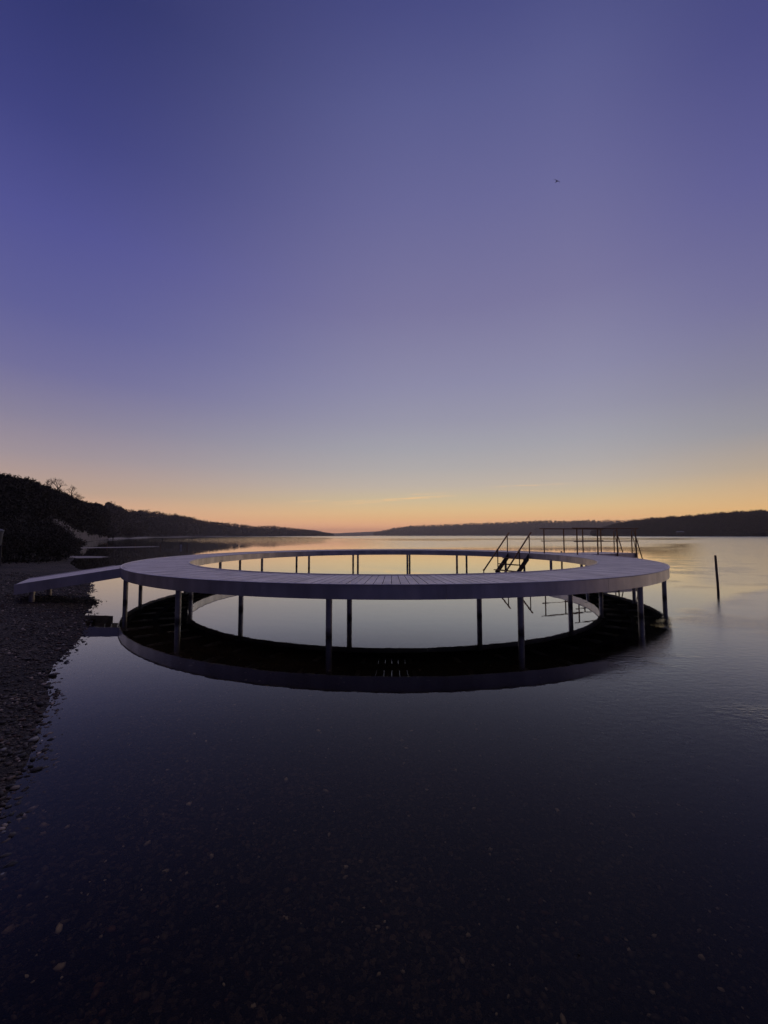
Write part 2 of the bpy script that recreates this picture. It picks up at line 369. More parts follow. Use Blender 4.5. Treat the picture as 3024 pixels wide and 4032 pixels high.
def ridge(px, py, D, cut): p = at(px, py, D); return (p.x, p.y, max(p.z-cut, .3))
def station(fpx, fD, rpx, rpy, rD, back, cut):
    r = ridge(rpx, rpy, rD, cut); b = pxy(rpx, rD+back); return (pxy(fpx, fD), r, b)
near = [station(-1500, 13, -1500, 1850, 30, 40, .8), station(-500, 15, -500, 1850, 36, 40, .8), station(-60, 17.5, -60, 1862, 44, 40, .9), station(96, 20, 96, 1893, 50, 40, .9), station(200, 24, 202, 1936, 62, 40, .9),
        station(262, 34, 258, 1957, 72, 40, .9), station(272, 48, 300, 1976, 85, 50, .9), station(300, 78, 345, 1981, 110, 60, 1.2), station(360, 125, 390, 1978, 150, 80, 1.8),
        station(428, 172, 420, 1993, 235, 90, 3.)]
V1, F1, rows1 = loft(near, 6)
leftw = [station(428, 172, 420, 1993, 235, 90, 4.), station(500, 235, 434, 1976, 280, 100, 5), station(530, 260, 501, 2010, 330, 100, 5), station(600, 370, 579, 2014, 430, 100, 5), station(680, 470, 675, 2027, 540, 100, 5), station(760, 560, 729, 2033, 600, 100, 6),
         station(830, 680, 811, 2049, 720, 120, 6), station(930, 780, 893, 2057, 830, 120, 6), station(1040, 900, 989, 2070, 950, 120, 6), station(1120, 980, 1086, 2070, 1050, 120, 6), station(1200, 1080, 1182, 2082, 1130, 120, 6), station(1260, 1160, 1230, 2090, 1200, 100, 5), station(1318, 1250, 1300, 2104, 1260, 60, 2)]
V2, F2, rows2 = loft(leftw, 8)
rf = [(1472,2104.5,2750),(1496,2095,2700),(1545,2082,2620),(1617,2071,2560),(1762,2065,2450),(1911,2059,2300),(2041,2056,2200),(2133,2051,2150),(2250,2053,2050),(2312,2050,2000),(2479,2050,1950),(2700,2050,1900),(3100,2040,1850)]
right_far = [station(p+(10 if i else 0), d-90, p, y, d, 150, 8 if i else 0) for i, (p, y, d) in enumerate(rf)]
V3, F3, rows3 = loft(right_far, 8)
rn = [(2330,2103,1330),(2380,2085,1300),(2430,2062,1270),(2479,2054,1230),(2545,2043,1150),(2629,2037,1060),(2690,2035,1000),(2768,2027,950),(2852,2020,900),(2958,2012,860),(3024,2011,840),(3300,2000,800),(3800,2005,760),(5200,2030,700)]
right_near = [station(p, d*.6-45, p, y, d*.6, 90, 5 if i > 1 else .6) for i, (p, y, d) in enumerate(rn)]
V4, F4, rows4 = loft(right_near, 8)
ff = [(1000,2103,4300),(1140,2096,4300),(1215,2086,4300),(1240,2087,4300),(1279,2096,4300),(1317,2100,4300),(1375,2097,4300),(1471,2093,4300),(1560,2089,4300),(1700,2086,4300),(2000,2090,4300)]
far = [station(p, 4100, p, y, d, 300, 0) for p, y, d in ff]
V5, F5, _ = loft(far, 6)
def merge(parts):
    Vs, Fs, b = [], [], 0
    for v, f in parts: Vs.append(v); Fs.append(f+b); b += len(v)
    return np.vstack(Vs), np.vstack(Fs)
vv, fo = merge([(V2, F2), (V3, F3), (V4, F4), (V5, F5)])
link('hills', np_mesh('hills', vv, fo), M_FARSOIL, kind='structure', label='low hills on both far shores of the fjord')
bl = link('dune_bluff', np_mesh('dune_bluff', V1, F1), M_SOIL, kind='structure', label='sandy bluff rising behind the beach on the left')
bl.data.polygons.foreach_set('use_smooth', [True]*len(bl.data.polygons))

def leaf_cloud(P, R, n, size, col, flat=.75, tri=True, seed=0):
    """P (k,3) clump centres, R (k,) radii: n small triangles in each clump"""
    rg = np.random.default_rng(seed); k = len(P)
    d = rg.normal(size=(k, n, 3)); d /= np.linalg.norm(d, axis=2, keepdims=True)
    rad = rg.random((k, n, 1))**.45
    c = P[:, None] + d*rad*R[:, None, None]*np.array([1, 1, flat])
    a = rg.normal(size=(k, n, 3)); b = rg.normal(size=(k, n, 3))
    a /= np.linalg.norm(a, axis=2, keepdims=True); b /= np.linalg.norm(b, axis=2, keepdims=True)
    s = (size*(.5+rg.random((k, n, 1))))*np.ones((k, 1, 1)) if np.isscalar(size) else size[:, None, None]*(.5+rg.random((k, n, 1)))
    V = np.stack([c - a*s, c + a*s*.6 + b*s*.5, c + b*s], 2).reshape(-1, 3)
    Fc = np.arange(len(V)).reshape(-1, 3)
    base = np.array(col)*(.6+.8*rg.random((k, n, 1)))*(.7+.6*rg.random((k, 1, 1)))
    T = np.repeat(base[:, :, None], 3, 2).reshape(-1, 3)
    return V, Fc, T
def scatter(rows, per_row, cut_h, u0=.02, u1=1.03, seed=1):
    rg = np.random.default_rng(seed); P = []
    us = np.array([0,.08,.2,.4,.6,.8,1.0,1.3]); hs = np.array([-.05,.02,.14,.42,.70,.90,1.0,.8])
    for i in range(len(rows)-1):
        for _ in range(per_row[i] if hasattr(per_row, '__len__') else per_row):
            t = rg.random(); u = u0+(u1-u0)*rg.random()
            a, b = rows[i], rows[i+1]
            f = [a[0][j]*(1-t)+b[0][j]*t for j in (0,1)]; r = [a[1][j]*(1-t)+b[1][j]*t for j in (0,1,2)]
            P.append((f[0]+(r[0]-f[0])*u, f[1]+(r[1]-f[1])*u, np.interp(u, us, hs)*r[2]+cut_h))
    return np.array(P)
def in_poly(px, py, poly):
    ins = np.zeros(len(px), bool); n = len(poly); j = n-1
    for i in range(n):
        xi, yi = poly[i]; xj, yj = poly[j]
        c = ((yi > py) != (yj > py)) & (px < (xj-xi)*(py-yi)/(yj-yi+1e-9)+xi); ins ^= c; j = i
    return ins
# scrub on the bluff, leaving the bare sandy slope open
P = scatter(rows1, 62, .35, 0.0, 1.04, 3)
px, py = topx(P); sand = [(172,2022),(215,2030),(260,2054),(306,2078),(355,2100),(430,2112),(430,2138),(262,2138),(246,2112),(205,2078),(176,2046)]
keep = ~(in_poly(px, py, sand) & (P[:, 1] > 26)); P = P[keep]
R = .5+.6*rng.random(len(P))**2 + np.minimum(P[:, 1], 90)*.006
v, f, t = leaf_cloud(P, R, 110, .07+P[:, 1]*.0022, (.03,.026,.017), .8, seed=4)
# dense low hedge of bushes at the foot of the bluff, nearest the beach
Q = []
for i in range(150):
    s = rng.random(); a = at(-260+s*520, 2100, 17+9*s+rng.normal()*1.2); Q.append((a.x, a.y, .7+rng.random()*1.4*(1-.4*s)))
for i in range(70):
    s = rng.random(); a = at(205+s*62, 2100, 24+14*s+rng.normal()); Q.append((a.x, a.y, .4+rng.random()*1.7))
Q = np.array(Q); qx, qy = topx(Q); Q = Q[~in_poly(qx, qy, sand)]; v2, f2, t2 = leaf_cloud(Q, .7+.5*rng.random(len(Q)), 170, .07, (.03,.025,.017), .9, seed=5)
f2 = f2+len(v)
link('scrub', np_mesh('scrub', np.vstack([v, v2]), np.vstack([f, f2]), np.vstack([t, t2])), M_FOL, kind='stuff', label='dark scrub covering the bluff above the beach')
def wood(name, rows, per, h, rad, n, size, col, seed, label):
    P = scatter(rows, per, h*.45, .06, 1.06, seed); g_ = np.random.default_rng(seed).random(len(P)); fac = np.clip(P[:, 1]/450, .42, 1); R = rad*(.5+.8*g_)*fac; P[:, 2] += (h*.45*g_**3-h*.45)*fac + h*.45*fac
    gg = np.random.default_rng(seed+7); T_ = []                     # taller single crowns along the skyline
    for i in range(len(rows)-1):
        for _ in range(3):
            t = gg.random(); r_ = [rows[i][1][j]*(1-t)+rows[i+1][1][j]*t for j in (0,1,2)]; k_ = min(max(r_[1]/450, .42), 1)
            T_.append((r_[0], r_[1]-2, r_[2]+h*k_*(.35+.75*gg.random()*(.5+.5*math.sin(i*.9+seed))), rad*k_*(.35+.4*gg.random())))
    T_ = np.array(T_); P = np.vstack([P, T_[:, :3]]); R = np.append(R, T_[:, 3])
    v, f, t = leaf_cloud(P, R, n, size, col, 1.0, seed=seed+50)
    link(name, np_mesh(name, v, f, t), M_FOL, kind='stuff', label=label)
wood('woodland', rows2, 26, 5.5, 3.0, 60, .75, (.085,.072,.062), 21, 'bare winter wood on the left far shore')
wood('forest', rows3+[], 24, 9, 8.5, 50, 2.2, (.06,.055,.05), 31, 'hazy distant forest along the right horizon')
wood('forest_belt', rows4, 42, 5, 3.3, 70, .85, (.05,.046,.04), 41, 'dark forest on the nearer hill at right')
# pale beach strip below the left wood
B = MB(); pts = []
for i in range(len(rows2)):
    f_ = rows2[i][0]; r_ = rows2[i][1]; d = Vector((r_[0]-f_[0], r_[1]-f_[1])).normalized(); w = 4+1.5*math.sin(i*.33)+1.0*math.sin(i*.13)
    pts.append(((f_[0]-d.x*6, f_[1]-d.y*6, -.25), (f_[0]+d.x*w, f_[1]+d.y*w, .55+.22*math.sin(i*.41)), (f_[0]+d.x*(w+6), f_[1]+d.y*(w+6), .2)))
B.v = [p for q in pts for p in q]; B.f = [(3*i+j, 3*i+3+j, 3*i+4+j, 3*i+1+j) for i in range(len(pts)-1) for j in (0, 1)]
B.obj('far_beach', M_SAND, kind='structure', label='pale strip of beach below the left wood')
# sand bars reaching out from the left shore
def bar(name, pts, w, label):
    b = MB(); n = len(pts)
    for i, (p, q) in enumerate(zip(pts, w)):
        x, y = p; 
        for j, zz in ((-1, -.06), (-.45, .035), (.3, .045), (1, -.06)): b.v.append((x+.2*math.sin(i*2.1+j), y+j*q/2, zz))
    b.f = [(4*i+j, 4*i+4+j, 4*i+5+j, 4*i+1+j) for i in range(n-1) for j in range(3)]
    b.obj(name, M_SAND, kind='structure', label=label)
def line(px0, y0, px1, y1, k, dz=0):
    out = []
    for i in range(k):
        t = i/(k-1); x = px0+(px1-px0)*t; y = y0+(y1-y0)*t
        d = _f*F + RT*(x-W/2) - UP*(y-H/2); s = -EYE.z/d.z; out.append((d.x*s, d.y*s))
    return out
bar('sandbar', line(262, 2158, 622, 2152.5, 14), [5,5.5,6,6,5.5,6,6.5,6,5.5,5,4.5,3.5,2,.3], 'long thin sandbar reaching out from the left shore')
bar('sandbar', line(270, 2193, 432, 2194, 10), [3.2,3.4,3.8,3.6,3.4,3,2.4,1.8,1.1,.2], 'short sandbar nearer the beach at left')

# pebbles (stuff): on the beach, at the water's edge and on the bed
def ico():
    bm = bmesh.new(); bmesh.ops.create_icosphere(bm, subdivisions=1, radius=1); v = np.array([x.co[:] for x in bm.verts]); f = np.array([[q.index for q in p.verts] for p in bm.faces]); bm.free(); return v, f
iv, jf = ico()
def pebbles(name, XY, S, cols, label, sink=.35):
    n = len(XY); rg = np.random.default_rng(len(name)+n)
    sc3 = S[:, None]*np.stack([1+.5*rg.random(n), .7+.3*rg.random(n), .45+.3*rg.random(n)], 1)
    a = rg.random(n)*2*PI; c, s_ = np.cos(a), np.sin(a)
    q = iv[None]*(1+.22*rg.normal(size=(n, len(iv), 1)))*sc3[:, None]
    x = q[..., 0]*c[:, None]-q[..., 1]*s_[:, None]; y = q[..., 0]*s_[:, None]+q[..., 1]*c[:, None]
    z0 = height(XY[:, 0], XY[:, 1]) + sc3[:, 2]*sink
    V = np.stack([x+XY[:, :1], y+XY[:, 1:], q[..., 2]+z0[:, None]], 2).reshape(-1, 3)
    Fc = (jf[None]+(np.arange(n)*len(iv))[:, None, None]).reshape(-1, 3)
    T = np.repeat(cols, len(iv), 0)
    o = link(name, np_mesh(name, V, Fc, T), M_PEB, kind='stuff', label=label)
    o.data.polygons.foreach_set('use_smooth', [True]*len(Fc))
def cols(n, rg):
    pal = np.array([(.05,.045,.045),(.09,.08,.07),(.13,.11,.09),(.10,.06,.045),(.07,.075,.075),(.045,.05,.04),(.50,.48,.44)])
    return pal[rg.choice(7, n, p=[.27,.25,.15,.09,.1,.08,.06])]*(.7+.6*rg.random((n, 1)))
rg = np.random.default_rng(5)
n = 20000; y = 1.5+rg.random(n)**1.5*13; off = rg.exponential(1.9, n)-.25; x = shore_x(y)-off
pebbles('beach_pebbles', np.stack([x, y], 1), .004+.016*rg.random(n)**3+.0007*y, cols(n, rg)*np.array([.85,.72,.62]), 'loose pebbles and shells on the gravel beach')
n = 11000; y = .8+rg.random(n)**1.3*5.5; x = shore_x(y)+rg.random(n)**.8*(2.5+y*.95)
pebbles('submerged_pebbles', np.stack([x, y], 1), .005+.014*rg.random(n)**3, cols(n, rg)*(1.35-.9*np.clip((land_d(x, y)+.6)/-3.4, 0, 1))[:, None]*np.array([1.0,.95,.85]), 'pebbles and shells lying on the bed under clear shallow water')  # pebble colours dimmed outwards like the bed, for light lost with depth
n = 170; y = 1.9+rg.random(n)**1.2*10; x = shore_x(y)+rg.normal(size=n)*.16*(1+.06*y)
pebbles('shore_stones', np.stack([x, y], 1), .012+.022*rg.random(n)**2, cols(n, rg)*.55, 'dark wet stones breaking the water line', .55)

# ------------------------------------------------------------------ the ring jetty
CX, CY, RO, RI, ZD, TH = .266, 14.345, 8.07, 6.49, .81, .227
jetty = empty('circular_jetty', (CX, CY, 0), label='large ring-shaped jetty of pale planks standing on steel posts in the water', category='jetty')
def pol(r, a, z=0.0): return (r*math.cos(a), r*math.sin(a), z)
def ring_part(name, r0, r1, z0, z1, material, seg=256, panels=0):
    b = MB(); gap = .0022
    if not panels:
        for i in range(seg):
            a = 2*PI*i/seg
            for r, z in ((r0, z0), (r1, z0), (r1, z1), (r0, z1)): b.v.append(pol(r, a, z))
        for i in range(seg):
            for j in range(4):
                k = (j+1) % 4; p, q = i*4, ((i+1) % seg)*4; b.f.append((p+j, q+j, q+k, p+k))
    else:
        ns = seg//panels
        for p_ in range(panels):
            a0 = 2*PI*p_/panels+math.radians(5)+gap/r1; a1 = 2*PI*(p_+1)/panels+math.radians(5)-gap/r1; base = len(b.v)
            for i in range(ns+1):
                a = a0+(a1-a0)*i/ns
                for r, z in ((r0, z0), (r1, z0), (r1, z1), (r0, z1)): b.v.append(pol(r, a, z))
            for i in range(ns):
                for j in range(4):
                    k = (j+1) % 4; p, q = base+i*4, base+i*4+4; b.f.append((p+j, q+j, q+k, p+k))
            b.f.append((base, base+1, base+2, base+3)); e = base+ns*4; b.f.append((e, e+3, e+2, e+1))
    return b.obj(name, material, jetty, smooth=True)
# planks
b = MB(); NP = 338
for i in range(NP):
    a0 = 2*PI*i/NP; hw = PI/NP; dz = random.uniform(-.0012, .0012); g0, g1 = .0044/(RO-.02), .0044/(RI+.02)
    va = []
    for z in (ZD-.03, ZD-.004+dz):
        for (r, s, gg) in ((RI+.0225, -1, g1), (RO-.0225, -1, g0), (RO-.0225, 1, g0), (RI+.0225, 1, g1)): va.append(pol(r, a0+s*(hw-gg), z))
    b.add(va, [(0,1,2,3), (7,6,5,4), (0,4,5,1), (1,5,6,2), (2,6,7,3), (3,7,4,0)])
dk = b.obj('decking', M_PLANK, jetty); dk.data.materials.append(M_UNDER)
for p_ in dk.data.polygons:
    if p_.normal.z < .5: p_.material_index = 1  # undersides and gap sides of the pale planks painted near black as shade
ta = dk.data.color_attributes.new('tone', 'FLOAT_COLOR', 'POINT'); nv = len(dk.data.vertices)
tn = np.repeat(.87+.20*np.random.default_rng(3).random(nv//8+1), 8)[:nv]; ta.data.foreach_set('color', np.stack([tn, tn, tn, np.ones(nv)], 1).astype(np.float32).ravel())
ring_part('outer_fascia', RO-.02, RO, ZD-TH, ZD+.004, M_FASC, 256, 16)
ring_part('inner_fascia', RI, RI+.02, ZD-TH, ZD+.004, M_FASC, 256, 16)
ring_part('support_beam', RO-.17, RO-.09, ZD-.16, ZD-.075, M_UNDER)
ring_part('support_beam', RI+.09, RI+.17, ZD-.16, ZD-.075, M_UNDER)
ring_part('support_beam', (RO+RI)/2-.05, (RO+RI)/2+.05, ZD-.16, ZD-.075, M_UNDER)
for nm_, r_ in (('edge_trim', RO+.003), ('edge_trim', RI-.003)):
    b = MB(); n1, n2 = 256, 8
    for i in range(n1):
        for j in range(n2): b.v.append(pol(r_+.011*math.cos(2*PI*j/n2), 2*PI*i/n1, ZD+.006+.011*math.sin(2*PI*j/n2)))
    for i in range(n1):
        for j in range(n2): b.f.append((i*n2+j, ((i+1) % n1)*n2+j, ((i+1) % n1)*n2+(j+1) % n2, i*n2+(j+1) % n2))
    b.obj(nm_, M_TRIM, jetty, smooth=True)
jb = MB(); jb.box((0, 0, 0), (RO-RI-.06, .05, .042)); jme = jb.mesh('joist'); jme.materials.append(M_JOIST)
for i in range(48):
    a = math.radians(264.4+7.5*i); o = bpy.data.objects.new('joist', jme); COL.objects.link(o); o.parent = jetty
    o.location = pol((RO+RI)/2, a, ZD-.0535); o.rotation_euler = (0, 0, a)
pb = MB(); pb.tube([(0,0,-.9), (0,0,ZD-.165)], .051, 20); pb.box((0,0,ZD-.168), (.16,.13,.012)); pme = pb.mesh('post', True); pme.materials.append(M_STEEL)
for i in range(16):
    for r in (RO-.1, RI+.055):
        a = math.radians(13.5+.75+22.5*i); o = bpy.data.objects.new('post', pme); COL.objects.link(o); o.parent = jetty; o.location = pol(r, a, 0); o.rotation_euler = (0, 0, a)

# gangway down to the beach
u = Vector((-.84, -.54, 0)).normalized(); vv_ = Vector((-u.y*-1, u.x, 0)); vv_ = Vector((u.y, -u.x, 0))
N0 = Vector((-6.32, 9.63, 0)); LEN, WID, SLP = 1.87, 1.6, .137
gang = empty('gangway_ramp', N0, label='short sloping plank ramp leading from the ring jetty down to the gravel beach', category='ramp')
def g(s, w, z): p = u*s + vv_*w; return Vector((p.x, p.y, ZD-.012-SLP*s+z))
def slab(b, s0, s1, w0, w1, z0, z1): 
    vs = [g(s, w, z) for s in (s0, s1) for w in (w0, w1) for z in (z0, z1)]
    return b.add(vs, [(0,1,3,2), (4,6,7,5), (0,4,5,1), (2,3,7,6), (0,2,6,4), (1,5,7,3)])
b = MB(); k = 14
for i in range(k):
    s0 = -.14+(LEN+.12)*i/k; slab(b, s0+.003, s0+(LEN+.12)/k-.003, .025, WID-.025, -.035, -.012)
b.obj('decking', M_DECK, gang)
for w0, w1 in ((0, .02), (WID-.02, WID)): slab(MB(), -.12 if w0 == 0 else .12, LEN, w0, w1, -TH+.01, .004).obj('side_fascia', M_FASC, gang)
slab(MB(), LEN-.02, LEN-.0005, .0205, WID-.0205, -TH+.012, -.004).obj('end_board', M_FASC, gang)
for s in (.5, 1.1): slab(MB(), s, s+.08, .03, WID-.03, -.12, -.038).obj('joist', M_UNDER, gang)
for s, w in ((1.6, .2), (1.45, 1.38)): 
    p = g(s, w, 0); MB().tube([(p.x, p.y, -.5), (p.x, p.y, p.z-.12)], .051, 18).obj('post', M_STEEL, gang, smooth=True)

# inner staircase, down into the water inside the ring
ang = math.radians(30.2); inn = Vector((-math.cos(ang), -math.sin(ang), 0)); side = Vector((-inn.y, inn.x, 0))
base = Vector((CX, CY, 0)) - inn*(RI-.002); base.z = 0
stair = empty('bathing_stairs', base, label='steel swim stairs with two handrails descending from the inner rim into the ring pool', category='stairs')
def S(s, w, z): p = inn*s + side*w; return Vector((p.x, p.y, z))
HWD = .56
for w in (-HWD, HWD):
    b = MB(); t = .02
    prof = [(0.02, .79), (.02, .56), (1.62, -1.02), (1.62, -.78)]
    prof = [(.01, .80), (.01, .52), (1.7, -1.05), (1.7, -.83)]
    vs = [S(s, w+q, z) for q in (-t, t) for s, z in prof]
    b.add(vs, [(0,1,2,3), (7,6,5,4), (0,4,5,1), (1,5,6,2), (2,6,7,3), (3,7,4,0)]); b.obj('stringer', M_DKST, stair)
for i, z in enumerate((.60, .35, .10, -.15, -.40)):
    s = .10+.265*(i+.4)
    b = MB(); vs = [S(ss, w, zz) for ss in (s, s+.22) for w in (-HWD+.022, HWD-.022) for zz in (z-.035, z)]
    b.add(vs, [(0,1,3,2), (4,6,7,5), (0,4,5,1), (2,3,7,6), (0,2,6,4), (1,5,7,3)]); b.obj('tread', M_RUST, stair)
for w in (-HWD-.045, HWD+.045):
    hr = MB().tube([S(-.12, w, 1.69), S(-.06, w, 1.65), S(1.42, w, .12), S(1.44, w, .09), S(1.50, w, .09)], .033, 12).obj('handrail', M_RUST, stair, smooth=True)
    for s, z0, z1 in ((.0, .60, 1.585), (.62, .05, .945), (1.47, -.8, .09)):
        MB().tube([S(s, w, z0), S(s, w, z1)], .023, 10).obj('rail_post', M_RUST, hr, smooth=True)

# bathing platform at the far right with railings
P1 = Vector((7.71, 16.1, 0)); P4 = Vector((10.82, 17.3, 0)); e1 = (P4-P1).normalized(); Lp = (P4-P1).length
Q1 = Vector((6.94, 17.35, 0)); e2 = (Q1-P1); Wp = e2.length; e2.normalize()
plat = empty('bathing_platform', P1, label='rectangular plank platform with double railings off the far right rim of the ring', category='platform')
def Pp(s, w, z): p = e1*s + e2*w; return Vector((p.x, p.y, z))
def pslab(b, s0, s1, w0, w1, z0, z1):
    vs = [Pp(s, w, z) for s in (s0, s1) for w in (w0, w1) for z in (z0, z1)]
    return b.add(vs, [(0,1,3,2), (4,6,7,5), (0,4,5,1), (2,3,7,6), (0,2,6,4), (1,5,7,3)])
# decking starts where the ring's outer rim ends
def rim_s(w):
    lo, hi = -2.5, 2.5
    for _ in range(40):
        mid_ = (lo+hi)/2; p = P1+Pp(mid_, w, 0); d = math.hypot(p.x-CX, p.y-CY)
        if d < RO+.004: lo = mid_
        else: hi = mid_
    return hi
b = MB(); npk = 12; w_lo, w_hi = .03, Wp-.03
for i in range(npk):
    w0 = w_lo+(w_hi-w_lo)*i/npk+.003; w1 = w_lo+(w_hi-w_lo)*(i+1)/npk-.003; s0, s0b = rim_s(w0), rim_s(w1)
    vs = [Pp(s, w, z) for s, w in ((s0, w0), (s0b, w1), (Lp+.1, w1), (Lp+.1, w0)) for z in (ZD-.034, ZD-.006)]
    b.add(vs, [(0,2,4,6), (1,7,5,3), (0,1,3,2), (2,3,5,4), (4,5,7,6), (6,7,1,0)])
b.obj('decking', M_DECK, plat)
for w0, w1 in ((.0, .025), (Wp-.025, Wp)): pslab(MB(), rim_s((w0+w1)/2)+.01, Lp+.13, w0, w1, ZD-.215, ZD+.001).obj('side_fascia', M_FASC, plat)
pslab(MB(), Lp+.105, Lp+.1285, .0255, Wp-.0255, ZD-.213, ZD-.002).obj('end_board', M_FASC, plat)
for s in (1.2, 2.4): pslab(MB(), s, s+.08, .03, Wp-.03, ZD-.14, ZD-.036).obj('joist', M_UNDER, plat)
for s in (Lp-.05,):
    for w in (.12, Wp-.12): p = Pp(s, w, 0); MB().tube([(p.x, p.y, -1.2), (p.x, p.y, ZD-.036)], .05, 16).obj('post', M_STEEL, plat, smooth=True)
for w in (-.03, Wp+.03):
    rail = MB().tube([Pp(-.22, w, ZD+1.055), Pp(Lp+.16, w, ZD+1.055)], .026, 10).obj('top_rail', M_RUST, plat, smooth=True)
    MB().tube([Pp(-.16, w, ZD+.52), Pp(Lp+.14, w, ZD+.52)], .019, 8).obj('middle_rail', M_RUST, rail, smooth=True)
    for i in range(4): 
        s = Lp*i/3; MB().tube([Pp(s, w, ZD-.19), Pp(s, w, ZD+1.05)], .027, 10).obj('rail_post', M_RUST, rail, smooth=True)
# ladder on the platform's end
lad = empty('swim_ladder', P1+Pp(Lp+.14, .55, 0), label='steep swim ladder with paired tube handrails at the outer end of the platform', category='ladder')
o0 = P1+Pp(Lp+.14, .55, 0)
def Lq(s, w, z): p = e1*s+e2*w; return Vector((p.x, p.y, z))
for w in (-.38, .38):
    top = [Lq(-.10, w, ZD-.1), Lq(-.10, w, ZD+.88), Lq(-.07, w, ZD+.97), Lq(0, w, ZD+1.0), Lq(.06, w, ZD+.95), Lq(.10, w, ZD+.86), Lq(1.05, w, -.9)]
    MB().tube(top, .022, 10).obj('handrail', M_RUST, lad, smooth=True)
    MB().tube([Lq(-.09, w, ZD+.80), Lq(.03, w, ZD+.55), Lq(.62, w, -.9)], .015, 8).obj('stringer', M_RUST, lad, smooth=True)
for i in range(5):
    z = ZD-.05-.27*i; s = .03+(.55-(z-ZD))*(.59/1.98+.03)*.93
    MB().box(Lq(s, 0, z), (.10, .70, .022), math.atan2(e1.y, e1.x)).obj('rung', M_RUST, lad)

# ------------------------------------------------------------------ piles, stakes, board
def pile(x, y, ztop, r, lean, label, group=None, name='mooring_pile', zb=-1.2):
    b = MB(); pts = []; 
    for i in range(7):
        t = i/6; pts.append((lean[0]*t+.004*math.sin(i*2), lean[1]*t, zb+(ztop-zb)*t))
    rs = [r*(1-.03*i+.02*math.sin(i*3.1)) for i in range(7)]
    b.tube(pts, rs, 14); o = b.obj(name, M_PILE, smooth=True, label=label, category='pile'); o.location = (x, y, 0)
    if group: o['group'] = group
    return o
pile(9.20, 11.1, 1.02, .034, (-.06, 0), 'slim dark pile standing alone in open water right of the ring')
pile(at(2211, 2170, 24).x, 24, .63, .055, (0, 0), 'dark pile whose top shows above the far rim beside the platform')
def stake(px, pyb, top, label):
    p = line(px, pyb, px, pyb, 2)[0]; pile(p[0], p[1], top, .05, (.02, 0), label, 'stakes off the left shore', 'stake', -.6)
stake(421, 2155, .55, 'faint stake on the long sandbar, nearest the bluff'); stake(532, 2153, .55, 'dark stake standing on the long sandbar')
stake(631, 2158, .5, 'dark stake just past the tip of the long sandbar'); stake(737, 2158, .58, 'dark stake right of the small white board')
p = line(713, 2158, 713, 2158, 2)[0]
sg = empty('marker_board', (p[0], p[1], 0), label='small white board standing on a thin stake in the water', category='marker')
MB().tube([(0,0,-.5), (0,0,.42)], .02, 8).obj('stake', M_PILE, sg)
MB().box((0,-.03,.24), (.24,.03,.42)).obj('panel', M_WHITE, sg)

# litter bin at the left edge, on a post
bp = at(-24, 2148, 16.5); bz = height(np.array([bp.x]), np.array([bp.y]))[0]
lb = empty('litter_bin', (bp.x, bp.y, bz), label='pale tapered litter bin with a domed lid cut off by the left edge', category='bin')
def lathe(prof, n=24):
    b = MB()
    for r, z in prof:
        for k in range(n): a = 2*PI*k/n; b.v.append((r*math.cos(a), r*math.sin(a), z))
    for i in range(len(prof)-1):
        for k in range(n): b.f.append((i*n+k, i*n+(k+1) % n, (i+1)*n+(k+1) % n, (i+1)*n+k))
    b.f.append(tuple(range(n))[::-1]); b.f.append(tuple((len(prof)-1)*n+k for k in range(n))); return b
zb = bp.z-bz
lathe([(.20,zb),(.215,zb+.02),(.27,zb+.53),(.285,zb+.56),(.28,zb+.575)]).obj('container', M_BIN, lb, smooth=True)
lathe([(.30,zb+.60),(.295,zb+.62),(.22,zb+.67),(.1,zb+.70),(.01,zb+.705)]).obj('lid', M_BIN, lb, smooth=True)
MB().tube([(0,.3,-.5),(0,.3,zb+.5)], .035, 10).obj('post', M_DARK, lb, smooth=True)
MB().box((0,.26,zb+.35), (.08,.08,.05)).obj('bracket', M_DARK, lb)

